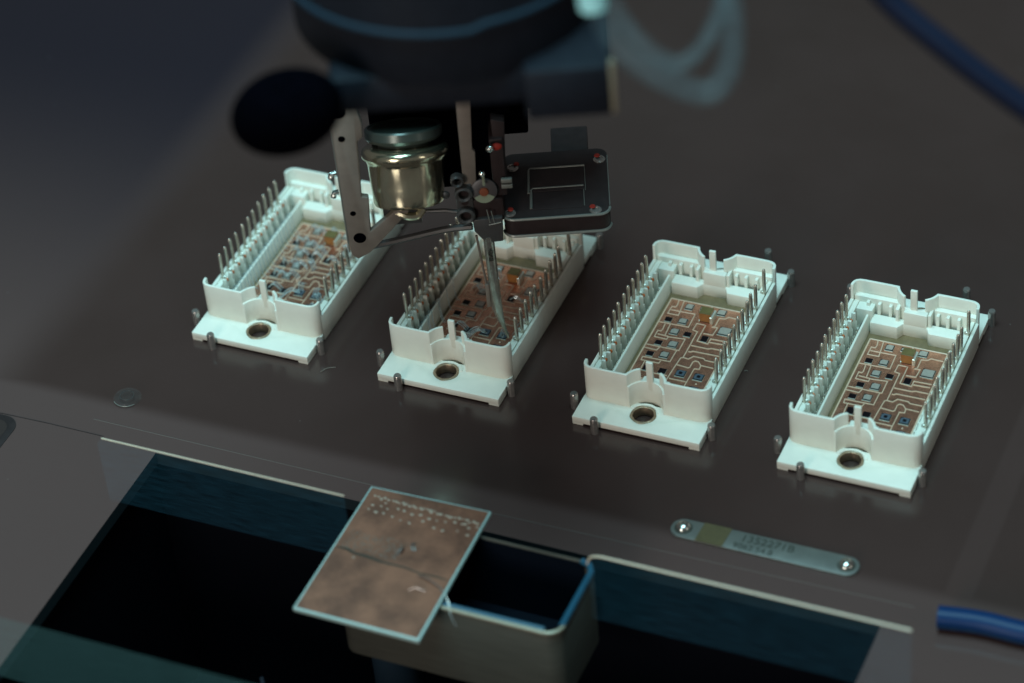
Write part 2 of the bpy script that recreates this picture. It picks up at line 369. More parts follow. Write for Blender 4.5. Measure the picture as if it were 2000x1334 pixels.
# inner blocks at both ends
for f in (lambda x, y: (x, y), lambda x, y: (x, ML-y)):
    def PB(r):
        q = [f(*p) for p in r]; return q if f(0, 1)[1] == 1 else q[::-1]
    prism(bm, [PB([(.62, 1.425), (1.30, 1.425), (1.40, 1.235), (1.98, 1.235), (2.08, 1.425), (2.80, 1.425), (2.80, 1.08), (.62, 1.08)])], .10, .50, .02)
    prism(bm, [PB(rect(1.40, 1.06, 1.98, 1.234))], .10, .86, .02)
    prism(bm, [PB(rect(.09, .80, 1.20, .955))], .10, .86, .02)
    prism(bm, [PB(rect(2.08, .80, 3.11, .955))], .10, .86, .02)
    prism(bm, [PB(rect(.212, .95, .62, 1.24))], .10, .70, .02)
    for x in (.46, .74, 1.02, 1.2, 2.2, 2.45, 2.72, 2.95):
        prism(bm, [PB(rect(x-.04, .956, x+.04, 1.08))], .30, .80, .014)
    prism(bm, [PB(rect(1.19, .90, 1.27, 1.20))], .10, .86, .015)
    prism(bm, [PB(rect(1.99, .90, 2.07, 1.20))], .10, .86, .015)
me_housing = finish(bm, 'housing', M['plastic'], True, 40)

def ring_mesh():
    bm = bmesh.new(); n = 40; prof = [(.245, .02), (.245, .235), (.256, .256), (.285, .264), (.312, .256), (.318, .245), (.318, .20)]
    t = bmesh.new(); rs = []
    for r, z in prof: rs.append([t.verts.new(((r*(1+.02*math.sin(5*a+1)*(r > .3)+.012*math.sin(9*a)))*math.cos(a), r*(1+.02*math.sin(5*a+1)*(r > .3))*math.sin(a), z)) for a in [2*math.pi*i/n for i in range(n)]])
    for a, b in zip(rs, rs[1:]):
        for i in range(n): t.faces.new((a[i], a[(i+1) % n], b[(i+1) % n], b[i]))
    merge(bm, t); return finish(bm, 'metal_bushing', M['nickel'])
me_bush = ring_mesh()
bm = bmesh.new(); box(bm, .593, 1.0, .10, 2.664, 5.45, .145)
me_base = finish(bm, 'base_plate', M['base'], False)
bm = bmesh.new(); box(bm, .350, 1.1, .102, .468, 5.3, .26)
me_well = finish(bm, 'terminal_well', M['chip_dark'], False)
BX0, BX1, BY0, BY1, BZ = .69, 2.65, 1.58, 4.87, .2
bm = bmesh.new(); box(bm, BX0, BY0, .147, BX1, BY1, .186)
me_board = finish(bm, 'circuit_board', M['ceramic'], False)
bm = bmesh.new(); prism(bm, [rrect(BX0+.03, BY0+.03, BX1-.03, BY1-.03, .03, 3)], .187, BZ)
me_cu = finish(bm, 'copper_layer', M['copper'], False)
TR = [[(0.71, 4.86), (0.71, 1.60)], [(0.71, 4.86), (2.64, 4.86)], [(2.64, 4.86), (2.64, 1.60)],
[(0.91, 4.86), (0.94, 4.67), (0.93, 4.57), (0.83, 4.57), (0.82, 4.29), (1.1, 4.29), (1.09, 4.44), (1.48, 4.45), (1.49, 3.94), (0.73, 3.92)],
[(0.85, 4.44), (1.09, 4.44)], [(1.05, 4.85), (1.09, 4.44)],
[(0.9, 3.89), (0.92, 3.67), (0.9, 3.6), (0.82, 3.61), (0.82, 3.36), (1.14, 3.35), (1.15, 3.45), (1.57, 3.49), (1.57, 3.05), (1.52, 3.04)],
[(0.86, 3.48), (1.15, 3.46)], [(1.03, 3.9), (1.05, 3.49)],
[(0.74, 3.04), (1.52, 3.04), (1.51, 2.59), (0.81, 2.58), (0.82, 2.45), (1.27, 2.46), (1.29, 2.55)],
[(0.73, 2.91), (1.05, 2.9), (1.08, 3.01)], [(0.92, 2.43), (0.93, 2.1), (1.3, 2.08), (1.62, 2.09)],
[(1.84, 4.13), (1.64, 4.13), (1.63, 3.87), (1.76, 3.84), (1.76, 2.83), (1.71, 2.8), (1.69, 2.54), (1.66, 2.0), (1.66, 1.62)],
[(1.76, 2.83), (1.9, 2.82), (1.99, 2.95), (2.25, 2.94), (2.3, 2.89), (2.6, 2.89)],
[(1.68, 2.54), (2.0, 2.51), (2.04, 2.54), (2.04, 2.74), (2.08, 2.8), (2.17, 2.79), (2.27, 2.68), (2.59, 2.67)],
[(2.27, 2.68), (2.28, 2.54), (2.16, 2.52), (2.14, 1.62)],
[(1.8, 3.08), (1.86, 3.08), (1.9, 3.12), (2.6, 3.13)], [(1.79, 3.31), (2.22, 3.31), (2.3, 3.35), (2.61, 3.35)],
[(1.87, 4.13), (1.87, 3.51), (2.16, 3.48), (2.16, 3.68), (2.59, 3.69)], [(2.18, 3.55), (2.59, 3.57)],
[(1.92, 3.82), (2.16, 3.83), (2.18, 4.12), (2.05, 4.11), (2.1, 4.16), (2.1, 4.47), (2.25, 4.5), (2.31, 4.58), (2.61, 4.57)],
[(1.8, 4.86), (1.78, 4.77)], [(1.7, 2.01), (2.13, 2.01)], [(.78, 1.82), (1.6, 1.82)]]
def strip_mesh(path, w=.030, i=0):
    bm = bmesh.new(); z0 = BZ-.004; z1 = BZ+.010+i*.0003
    n = len(path); L = []; R = []
    for k, p in enumerate(path):
        p = Vector(p); a = Vector(path[max(k-1, 0)]); b = Vector(path[min(k+1, n-1)]); d1 = p-a; d2 = b-p
        if d1.length < 1e-9: d1 = d2
        if d2.length < 1e-9: d2 = d1
        n1 = Vector((-d1.y, d1.x)).normalized(); n2 = Vector((-d2.y, d2.x)).normalized(); nn = (n1+n2)
        nn = nn.normalized() if nn.length > .1 else n1; kk = w/2/max(nn.dot(n1), .5)
        L.append((p.x+nn.x*kk, p.y+nn.y*kk)); R.append((p.x-nn.x*kk, p.y-nn.y*kk))
    # rounded crest: left, centre, right rows
    rows = []
    for k, p in enumerate(path):
        rows.append([bm.verts.new((*L[k], z0)), bm.verts.new(((L[k][0]*.75+R[k][0]*.25), (L[k][1]*.75+R[k][1]*.25), z1)), bm.verts.new(((L[k][0]*.25+R[k][0]*.75), (L[k][1]*.25+R[k][1]*.75), z1)), bm.verts.new((*R[k], z0))])
    for a, b in zip(rows, rows[1:]):
        for j in range(3): bm.faces.new((a[j], b[j], b[j+1], a[j+1]))
    bm.faces.new(rows[0][::-1]); bm.faces.new(rows[-1]); return finish(bm, 'gap_line', M['gap'], True, 60)
me_tr = [strip_mesh(t, (.044 if i < 3 else .034), i) for i, t in enumerate(TR)]
def chip_mesh(w, h, kind, inset=.016):
    bm = bmesh.new(); prism(bm, [rect(-w/2, -h/2, w/2, h/2)], 0, .030, .003, 1, 0)
    prism(bm, [rect(-w/2-.004, -h/2-.028, w/2+.004, h/2+.004)], -.004, .014, 0, mi=2)
    if kind != 'dark':
        m = inset
        pl = [(-w/2+m, -h/2+m), (w/2-m, -h/2+m), (w/2-m, h/2-m), (-w/2+m+.03, h/2-m), (-w/2+m+.03, h/2-m-.025), (-w/2+m, h/2-m-.025)]
        prism(bm, [pl], .028, .035, 0, mi=1)
        if kind == 'blue': prism(bm, [rect(-w*.17, -h*.2, w*.17, h*.2)], .034, .039, 0, mi=0)
    return finish(bm, 'chip', [M['chip_dark'], M['chip_blue'] if kind == 'blue' else M['chip_silver'], M['solder']], False)
CH = [((1.26, 4.66), .20, .20, 'silver'), ((1.61, 4.70), .15, .13, 'silver'), ((2.09, 4.68), .22, .20, 'silver'), ((.93, 4.06), .17, .15, 'dark'),
      ((1.29, 4.10), .21, .19, 'silver'), ((1.23, 3.67), .21, .20, 'silver'), ((1.57, 3.66), .17, .15, 'dark'), ((2.02, 3.62), .16, .20, 'dark'),
      ((2.40, 4.03), .31, .28, 'silver'), ((1.0, 3.17), .17, .15, 'dark'), ((1.36, 3.21), .22, .21, 'silver'), ((.95, 2.72), .17, .15, 'dark'),
      ((1.30, 2.78), .21, .20, 'silver'), ((1.06, 2.22), .17, .22, 'dark'), ((1.46, 2.20), .18, .17, 'dark'), ((1.91, 2.25), .24, .22, 'blue'), ((2.37, 2.25), .24, .22, 'blue'), ((2.40, 1.80), .22, .16, 'blue')]
me_ch = [(c, chip_mesh(w, h, k)) for c, w, h, k in CH]
bm = bmesh.new()
prism(bm, [rect(1.665, 4.23, 1.965, 4.50)], BZ+.01, BZ+.27, .01, mi=1)
prism(bm, [rect(1.668, 4.226, 1.962, 4.498)], BZ+.262, BZ+.276, .004, mi=0)
for xa, xb in ((1.655, 1.685), (1.945, 2.02)): prism(bm, [rect(xa, 4.20, xb, 4.52)], BZ-.002, BZ+(.06 if xa < 1.8 else .20), .01, mi=2)
me_cap = finish(bm, 'capacitor', [M['capb'], M['capo'], M['solder']], False)
bm = bmesh.new(); lathe(bm, [(.024, 0), (.022, .008), (.012, .014), (0, .016)], n=12); me_dot = finish(bm, 'copper_dot', M['gap'])
# terminal pin: round nosed rod with bulged foot
bm = bmesh.new()
r = .046
lathe(bm, [(r*.9, -.12), (r, 0), (r, .62), (r*.92, .68), (r*.7, .72), (r*.35, .742), (0, .748)], n=12)
me_pin = finish(bm, 'terminal_pin', M['pin'])
bm = bmesh.new()
tube(bm, smoothpts([(.0, 0, .05), (.045, -.012, .055), (.075, -.01, .01), (.055, -.005, -.04), (.02, 0, -.07)], 5), .024, 8)
me_foot = finish(bm, 'solder_bead', M['solder'])
bm = bmesh.new()
t = bmesh.new(); bmesh.ops.create_icosphere(t, subdivisions=2, radius=.042); merge(bm, t, 0, Matrix.Translation((.13, -.01, -.03)) @ Matrix.Diagonal((1, .8, 1.35, 1)))
me_bead = finish(bm, 'copper_bead', M['copper_bead'])
bm = bmesh.new()
prism(bm, [rect(-.05, -.05, .05, .05)], 0, .03, .008); tube(bm, smoothpts([(-.07, 0, .03), (-.02, .01, .12), (.02, .0, .06), (.05, 0, .03)], 4), .018, 6)
me_pad = finish(bm, 'contact_pad', M['pin'])
wire_cache = {}
def wire_mesh(pts, r=.011):
    bm = bmesh.new(); tube(bm, smoothpts(pts, 6), r, 6); return finish(bm, 'bond_wire', M['wire'])
def arch(a, b, h):
    a = Vector(a); b = Vector(b); return [a, a.lerp(b, .08)+Vector((0, 0, h*.12)), a.lerp(b, .3)+Vector((0, 0, h*.9)), a.lerp(b, .5)+Vector((0, 0, h)), a.lerp(b, .75)+Vector((0, 0, h*.6)), a.lerp(b, .94)+Vector((0, 0, h*.08)), b]
def wires(board, a, b, h, n, sp, r=.011):
    d = (Vector(b)-Vector(a)).normalized(); s = Vector((-d.y, d.x, 0)).normalized()
    for k in range(n):
        o = s*sp*(k-(n-1)/2); j = Vector((random.uniform(-.012, .012), random.uniform(-.012, .012), 0))
        link('bond_wire', wire_mesh(arch(Vector(a)+o+j, Vector(b)+o*1.1+j, h*random.uniform(.92, 1.08)), r), board)
def ridge_wires(board, ys, slant=-.28):
    for y in ys:
        link('bond_wire', wire_mesh([(.33, y+.01, .36), (.37, y+.02, .40), (.41, y-.02, .42), (.445, y, .55), (.49, y, .598), (.54, y+slant*.15, .575), (.60, y+slant*.5, .42), (.72, y+slant, .215), (.80, y+slant, .205)], .009), board)

mod_labels = ['leftmost white power module, partly behind the bond head bracket and covered in bond wires',
 'second white power module from the left, standing under the needle shaped bonding tool',
 'third white power module from the left, without bond wires, right of the tooled one',
 'rightmost white power module, without bond wires, nearest the screwed nameplate']
MODS = []
def build_module():
    r = thing('power_module', mod_labels[3], 'power module', (3*PITCH, 0, 0), 0, 'white power modules in a row on the deck')
    link('housing', me_housing, r)
    link('metal_bushing', me_bush, r, (HC[0], HC[1], 0)); link('metal_bushing', me_bush, r, (HC[0], ML-HC[1], 0))
    link('base_plate', me_base, r); link('terminal_well', me_well, r)
    b = link('circuit_board', me_board, r)
    link('copper_layer', me_cu, b)
    for m in me_tr: link('gap_line', m, b)
    for c, m in me_ch: link('chip', m, b, (c[0], c[1], BZ))
    link('capacitor', me_cap, b); link('copper_dot', me_dot, b, (2.39, 2.01, BZ))
    for k in range(11):
        p = link('terminal_pin', me_pin, r, (.13, py0+k*pp, .765))
        link('solder_bead', me_foot, p, (.02, -.02, 0)); link('copper_bead', me_bead, p, (0, -.02, 0))
        link('contact_pad', me_pad, r, (.405, py0+k*pp-.07, .265)); link('contact_pad', me_pad, r, (.405, py0+k*pp+.08, .265))
    for k in list(range(10)) + [11]:
        p = link('terminal_pin', me_pin, r, (3.06, py0+k*pp, .765))
        link('solder_bead', me_foot, p, (-.02, -.03, -.01), (0, 0, math.pi*.9))
    return r
proto = build_module()
for i in (2, 1, 0):
    c = copy_tree(proto); c.location.x = i*PITCH; c['label'] = mod_labels[i]; MODS.append(c)
m3, m2, m1 = MODS
def board_of(m): return [c for c in m.children if c.name.startswith('circuit_board')][0]
b1, b2 = board_of(m1), board_of(m2)
for m in [proto] + MODS:
    m.rotation_euler.z = random.uniform(-.0025, .0025)
    for c in m.children:
        if c.name.startswith('terminal_pin'): c.rotation_euler = (random.gauss(0, .018), random.gauss(0, .018), random.uniform(0, .3) if c.location.x < 1 else 0)
        if c.name.startswith('metal_bushing'): c.rotation_euler.z = random.uniform(0, 6)
z = BZ+.035
# wires of the second module (partly bonded)
wires(b2, (1.91, 2.27, z), (1.50, 1.84, BZ), .16, 4, .05)
wires(b2, (1.06, 2.27, z), (1.46, 2.20, z), .13, 3, .05)
wires(b2, (2.37, 2.16, z), (2.44, 2.42, BZ), .15, 3, .05)
wires(b2, (2.58, 2.42, BZ), (2.90, 2.36, .50), .08, 2, .06)
wires(b2, (2.57, 2.62, BZ), (2.88, 2.75, .50), .08, 2, .05)
wires(b2, (1.23, 3.66, z), (.95, 3.80, BZ), .14, 4, .045)
wires(b2, (1.26, 4.64, z), (1.42, 4.32, BZ), .14, 2, .05)
wires(b2, (2.02, 3.60, z), (2.36, 3.62, BZ), .10, 2, .05)
ridge_wires(b2, [1.42, 1.60, 1.95, 2.02, 2.20, 2.60, 2.66, 3.10, 3.5])
for y in [1.5, 1.9, 2.3, 2.7, 3.1, 3.5, 3.9, 4.3]:
    link('bond_wire', wire_mesh([(.30, y, .36), (.34, y+.02, .43), (.40, y, .37), (.44, y+.03, .44), (.49, y, .48)], .009), b2)
# wires of the first module (fully bonded)
G1 = [((1.26, 4.64), (1.0, 4.76)), ((1.26, 4.68), (1.50, 4.62)), ((1.61, 4.70), (1.85, 4.70)), ((1.29, 4.10), (1.02, 4.22)), ((1.29, 4.08), (1.62, 3.98)), ((.93, 4.06), (1.08, 4.20)),
 ((1.23, 3.67), (.97, 3.76)), ((1.23, 3.69), (1.50, 3.70)), ((1.57, 3.66), (1.86, 3.72)), ((2.02, 3.62), (2.36, 3.60)), ((2.40, 4.05), (2.16, 4.30)),
 ((1.0, 3.17), (1.10, 3.26)), ((1.36, 3.21), (1.66, 3.22)), ((1.36, 3.19), (1.12, 3.30)), ((.95, 2.72), (1.12, 2.84)), ((1.30, 2.78), (1.62, 2.80)), ((1.30, 2.76), (1.05, 2.66)),
 ((1.06, 2.22), (1.46, 2.20)), ((1.91, 2.27), (1.50, 1.90)), ((1.91, 2.30), (1.88, 2.62)), ((2.37, 2.16), (2.40, 2.56)), ((2.37, 2.25), (2.58, 2.05)), ((2.40, 1.80), (2.60, 1.74)),
 ((1.58, 4.0), (1.88, 3.86)), ((1.60, 3.42), (1.86, 3.2)), ((2.3, 3.02), (2.56, 3.0))]
for a, b in G1: wires(b1, (*a, z), (*b, BZ), .15, 3, .048)
for k in range(10):
    y = py0+k*pp; wires(b1, (2.58, y-.05, BZ), (2.89, y, .50), .08, 2, .06)
ridge_wires(b1, [1.45+.17*k for k in range(20)], -.2)
for k in range(22):
    y = 1.45+.16*k
    link('bond_wire', wire_mesh([(.30, y, .36), (.34, y+.02, .45), (.40, y, .39), (.44, y+.03, .48), (.50, y, .52)], .010), b1)

# ---------------------------------------------------------------- locating dowels
bm = bmesh.new(); R = .098
lathe(bm, [(R, -.3), (R, .395), (R*.93, .43), (R*.78, .45), (0, .452)], n=28); me_dow = finish(bm, 'locating_dowel', M['steel'])
DW = {'left': (-.165, .57), 'front': (.62, -.125), 'right': (3.325, .52), 'rearleft': (-.26, 6.36), 'rear': (2.46, 7.08), 'rearright': (3.27, 6.46)}
where = {'left': 'at the near left side of', 'front': 'against the front edge of', 'right': 'at the near right side of', 'rearleft': 'behind the far left corner of', 'rear': 'behind the far end of', 'rearright': 'at the far right corner of'}
ordn = ['the leftmost power module', 'the second power module from the left', 'the third power module from the left', 'the rightmost power module']
seen = [('left', 'front', 'right'), ('left', 'front', 'right', 'rearright'), tuple(DW), tuple(DW)]
for i in range(4):
    for k in seen[i]:
        x, y = DW[k]; o = link('locating_dowel', me_dow, None, (i*PITCH+x, y, 0))
        tag(o, 'short steel dowel %s %s' % (where[k], ordn[i]), 'dowel', 'steel locating dowels around the power modules')

for nm, pts, lab in (('lint_fibre', [(3.62, -.16, .012), (3.70, -.02, .03), (3.78, .06, .02), (3.90, .12, .012)], 'tiny pale lint fibre on the deck right of the leftmost module'),
                    ('lint_fibre', [(13.45, 3.02, .010), (13.50, 3.05, .02), (13.54, 3.04, .010)], 'tiny pale lint speck on the deck right of the third module')):
    bm = bmesh.new(); tube(bm, smoothpts(pts, 4), .010, 5); o = obj(nm, bm, M['bracket']); tag(o, lab, 'lint')

# ================================================================ nameplate
t = thing('nameplate', 'long rounded grey nameplate with two screws and olive tape near the deck edge', 'nameplate', (15.90, -2.58, .004))
bm = bmesh.new(); prism(bm, [rrect(-2.22, -.30, 2.22, .30, .295, 8)], 0, .07, .018); obj('plate', bm, M['plate_al'], t)
bm = bmesh.new(); prism(bm, [[(-1.56, -.305), (-.90, -.305), (-.86, .305), (-1.52, .305)]], .0712, .078); obj('tape', bm, M['tape'], t)
bm = bmesh.new(); text_bm(bm, '1352271B', .33, Matrix.Translation((.05, .10, .0745)) @ Matrix.Diagonal((.95, .95, 1, 1)))
text_bm(bm, '9062.54.8', .24, Matrix.Translation((-.22, -.17, .0745))); o = obj('lettering', bm, M['print'], t, smooth=False)
for x in (-1.93, 1.93):
    bm = bmesh.new(); lathe(bm, [(.17, .071), (.175, .09), (.16, .14), (.12, .185), (.07, .205), (.065, .15), (0, .15)], (x, 0, 0), 28); obj('screw', bm, M['screw'], t)
    bm = bmesh.new(); lathe(bm, [(.21, .0715), (.20, .074), (0, .074)], (x, 0, 0), 24); obj('countersink', bm, M['print'], t)

# clear bumper, slot
bm = bmesh.new(); lathe(bm, [(.34, .003), (.345, .04), (.31, .09), (.22, .12), (.15, .105), (.0, .10)], (-.5, -2.50, 0), 40)
o = obj('rubber_bumper', bm, M['clear']); tag(o, 'clear round rubber bumper disc stuck on the front left of the deck', 'bumper')
bm = bmesh.new(); tube(bm, [Vector((-.5+.335*math.cos(a), -2.5+.335*math.sin(a), .05)) for a in [math.radians(x) for x in range(225, 330, 8)]], .010, 6); obj('lit_edge', bm, M['edge'], o)  # pale arc painted as the highlight on the bumper's rim
bm = bmesh.new(); tube(bm, [Vector((-.5+.17*math.cos(a), -2.5+.17*math.sin(a), .115)) for a in [math.radians(x) for x in range(0, 361, 12)]], .009, 6); obj('centre_ring', bm, M['arm'], o)
t = thing('deck_slot', 'dark rounded slot in the grey deck at the left edge of the photo', 'slot', (-4.4, -4.9, .0))
bm = bmesh.new(); prism(bm, [rrect(-1.9, -.85, 1.78, .92, .42, 8)], .004, .02, .006); obj('bezel', bm, M['block'], t)
bm = bmesh.new(); prism(bm, [rrect(-1.8, -.75, 1.60, .74, .34, 8)], .0202, .026); obj('recess', bm, mat('slot_floor', (.035, .022, .020), .5, spec=.2), t)
bm = bmesh.new(); tube(bm, [(-8, -4.02, .0), (-5, -3.98, .004), (-2, -3.9, .004), (-.4, -3.9, .004)], .010, 6); struct(obj('deck_seam', bm, M['block']))

# ================================================================ clear guards
def guard(name, label, x0, x1, y, rl, mid, edge=True, cut=.15):
    t = thing(name, label, 'guard', ((x0+x1)/2, y, 0)); w = (x1-x0)/2
    # upright pane drawn in x-z
    pl = [(-w, .004), (w, .004), (w, 2.0)]
    if rl: pl += [(-w+.32, 2.0), (-w+.15, 1.95), (-w+.05, 1.84), (-w, 1.70)]
    else: pl += [(-w+cut, 2.0), (-w, 2.0-cut*1.3)]
    bm = bmesh.new(); a = [bm.verts.new((x, 0, z)) for x, z in pl]; b = [bm.verts.new((x, .06, z)) for x, z in pl]
    bm.faces.new(a)
    obj('pane', bm, mid, t, smooth=False)
    bm2 = bmesh.new()
    if edge:
        tube(bm2, [Vector((-w+(.34 if rl else cut), 0, 2.0)), Vector((w, 0, 2.0))], .026 if rl else .018, 8)
        if rl: tube(bm2, smoothpts([(-w+.36, 0, 2.0), (-w+.15, 0, 1.95), (-w+.05, 0, 1.84), (-w, 0, 1.68)], 4), .026, 8)
        obj('polished_edge', bm2, M['polished'], t)
    else: bm2.free()
    return t
g1 = guard('clear_guard', 'low clear guard strip with bright top edge on the left of the opening', .845, 7.20, -5.83, False, M['guard'])
g2 = guard('clear_guard', 'low clear guard strip with bright top edge on the right of the opening', 13.02, 20.30, -5.83, True, M['guard'])
for g, w in ((g1, 3.1), (g2, 3.5)): g['group'] = 'clear guards along the opening'
bm = bmesh.new(); tube(bm, [(-.94, -3.42, .002), (9, -3.44, .002), (19.6, -3.28, .002)], .009, 6); struct(obj('deck_line', bm, mat('scribed_line', (.13, .10, .09), .6, spec=.1)))
g3 = guard('clear_guard', 'teal scuffed clear guard strip at the bottom left corner of the photo', -9, 8, -11.62, False, M['guard2'], edge=False); g3['group'] = 'clear guards along the opening'

# ================================================================ steel tray and test sample
t = thing('steel_tray', 'rectangular open steel box with pale rounded rim under the copper sample', 'tray', (10.3, -6.35, -3))
def shell(bm, x0, y0, x1, y1, r, th, z0, z1):
    o = rrect(x0, y0, x1, y1, r, 8); i = rrect(x0+th, y0+th, x1-th, y1-th, r-th*.8, 8); n = len(o)
    vs = [[bm.verts.new((x, y, z)) for x, y in p] for p, z in ((o, z0), (o, z1-.03), ([(a*.75+c*.25, b*.75+d*.25) for (a, b), (c, d) in zip(o, i)], z1), ([(a*.25+c*.75, b*.25+d*.75) for (a, b), (c, d) in zip(o, i)], z1), (i, z1-.03), (i, z0+.1))]
    for a, b in zip(vs, vs[1:]):
        for k in range(n): bm.faces.new((a[k], a[(k+1) % n], b[(k+1) % n], b[k]))
    bm.faces.new(vs[-1])
bm = bmesh.new(); shell(bm, -2.72, -1.16, 2.66, 1.20, .34, .06, 1.85, 4.05); obj('wall', bm, M['brushed'], t)
bm = bmesh.new(); pi_ = rrect(-2.655, -1.098, 2.598, 1.138, .28, 8); n_ = len(pi_)
va = [bm.verts.new((x, y, 4.0)) for x, y in pi_]; vb = [bm.verts.new((x, y, 1.97)) for x, y in pi_]
for k in range(n_): bm.faces.new((va[k], va[(k+1) % n_], vb[(k+1) % n_], vb[k]))
bm.faces.new(vb); obj('dark_inside', bm, M['tray_inside'], t)  # near-black sheet drawn over the tray's inner faces
bm = bmesh.new(); cyl(bm, (-1.9, -.3), .55, -4.9, 1.84, 28); obj('support_post', bm, M['blue_edge'], t)
fr_ = [p for p in rrect(-2.72, -1.16, 2.66, 1.20, .34, 8)]
cut_ = sorted([p for p in fr_ if p[1] < -.80], key=lambda p: p[0])
bm = bmesh.new(); tube(bm, [Vector((x, y+.02, 4.05)) for x, y in cut_], .045, 8); obj('front_rim', bm, mat('tray_rim', (.30, .27, .20), .4, .2), t)  # beige paints the highlight along the front rim
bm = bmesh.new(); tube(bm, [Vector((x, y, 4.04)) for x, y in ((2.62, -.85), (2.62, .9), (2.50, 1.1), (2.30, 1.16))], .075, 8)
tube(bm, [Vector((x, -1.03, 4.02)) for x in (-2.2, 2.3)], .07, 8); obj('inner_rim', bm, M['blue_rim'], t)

c = [(7.206, -4.605), (10.156, -4.524), (10.241, -8.701), (7.209, -8.679)]
t = thing('test_sample', 'copper clad ceramic test sample with rows of bond marks lying on the steel tray', 'test sample', (8.70, -6.63, 1.125))
lc = [(x-8.70, y+6.63) for x, y in c][::-1]
bm = bmesh.new(); prism(bm, [lc], -.02, .085, .012); obj('ceramic_plate', bm, M['sampceramic'], t)
bm = bmesh.new(); prism(bm, [[(x*.968, y*.977) for x, y in lc]], .086, .10, .004, 1); obj('copper_face', bm, M['sample'], t)
random.seed(3)
bm = bmesh.new(); lathe(bm, [(.04, 0), (.035, .012), (0, .018)], n=10); bmesh.ops.scale(bm, vec=(1.2, .75, 1), verts=bm.verts); me_bm = finish(bm, 'bond_mark', mat('pale_bond_mark', (.38, .30, .24), .4))
mk = [(-1.08, 1.68), (-.93, 1.6), (-.50, 1.68), (-.22, 1.66), (-.05, 1.66), (.18, 1.64), (.42, 1.66), (.66, 1.62), (.82, 1.52), (1.06, 1.53), (1.36, 1.52), (-1.22, 1.3), (-1.02, 1.26), (-.84, 1.28), (-.60, 1.24), (-.38, 1.19), (-.15, 1.17), (.12, 1.32), (.44, 1.2), (.66, 1.18), (.98, 1.28), (1.25, 1.22), (-.88, -.22), (.02, .2)] + [(-1.25+.088*k+random.uniform(-.02, .02), 1.74-.004*k+random.uniform(-.03, .03)) for k in range(30)] + [(-1.2+.1*k+random.uniform(-.03, .03), 1.47+random.uniform(-.04, .04)) for k in range(0, 25, 2)]
for x, y in mk: link('bond_mark', me_bm, t, (x, y, .101), (0, 0, random.uniform(-.5, .5))).scale = (random.uniform(.6, 1.1),)*3
bm = bmesh.new()
for k, (x, y) in enumerate([(random.uniform(-1.3, .1), random.uniform(-.02, .62)) for _ in range(240)]):
    tt = bmesh.new(); bmesh.ops.create_cone(tt, cap_ends=True, segments=5, radius1=.018, radius2=.006, depth=.008); merge(bm, tt, 0, Matrix.Translation((x, y-.0*x, .104)))
struct(obj('stitch_marks', bm, mat('dull_stitch', (.24, .20, .17), .4, .6), t), 'stuff')
bm = bmesh.new()
pts = [(-1.38, -.02), (-1.1, -.03), (-.9, -.10), (-.6, -.10), (-.2, -.16), (.3, -.15), (.8, -.22), (1.2, -.20), (1.42, -.22)]
tube(bm, [Vector((x, y, .098)) for x, y in pts], .012, 6, rr=[.018, .036, .030, .042, .028, .022, .018, .022, .012]); obj('scored_line', bm, M['print'], t)
def wtri(pts, n, sp, r=.008):
    bm = bmesh.new()
    for k in range(n): tube(bm, smoothpts([(x+sp*.6*k, y+sp*.4*k, zz) for x, y, zz in pts], 5), r, 6)
    return obj('bond_wire', bm, M['steel'], t)
wtri([(-.02, .12, .10), (.02, .24, .20), (.0, .36, .11)], 4, .035, .018)
wtri([(.18, .60, .10), (.2, .48, .16), (.30, .36, .11)], 4, .04)
wtri([(.72, -.30, .11), (1.0, -.38, .18), (1.35, -.52, .14), (1.60, -.70, .0), (1.78, -.98, -.12), (2.0, -1.2, -.18)], 2, .02)
wtri([(.70, -.78, .11), (.85, -.72, .17), (1.05, -.70, .11)], 3, .03)

# small loose bits inside the pit
bm = bmesh.new(); tube(bm, smoothpts([(6.0, -8.6, -1.5), (6.25, -8.9, -1.6), (6.6, -8.8, -1.55), (6.9, -8.9, -1.5)], 5), .05, 8); o = obj('wire_offcut', bm, M['housing']); tag(o, 'short bent wire offcut faintly seen in the dark opening left of the sample', 'wire')

# ================================================================ blue tube and grey fitting at the right
bm = bmesh.new(); tube(bm, smoothpts([(20.25, -3.66, .28), (21.2, -3.55, .3), (22.5, -3.55, .3), (26, -3.3, .3)], 6), .26, 16); o = obj('blue_air_tube', bm, M['blueplastic']); tag(o, 'glossy bright blue air tube lying on the deck at the lower right edge', 'air tube')

# ================================================================ BOND HEAD (frame rotated 0.41 rad, origin at the tool tip)
TX, TY, RZ = 7.572, 2.134, .41
def head_thing(name, label, cat, group=None): return thing(name, label, cat, (TX, TY, 0), RZ, group)
def xz_prism(bm, poly, y0, y1, bev=0., holes=(), mi=0):
    """upright plate: outline in x-z, thickness y0..y1"""
    t = bmesh.new(); prism(t, [poly], -y1, -y0, bev)
    merge(bm, t, mi, Matrix.Rotation(math.radians(90), 4, 'X'))
H = head_thing('bond_head', 'wire bonding head lower assembly with bracket, gold solenoid and dark clamp arms', 'bonding machine head')
bm = bmesh.new()
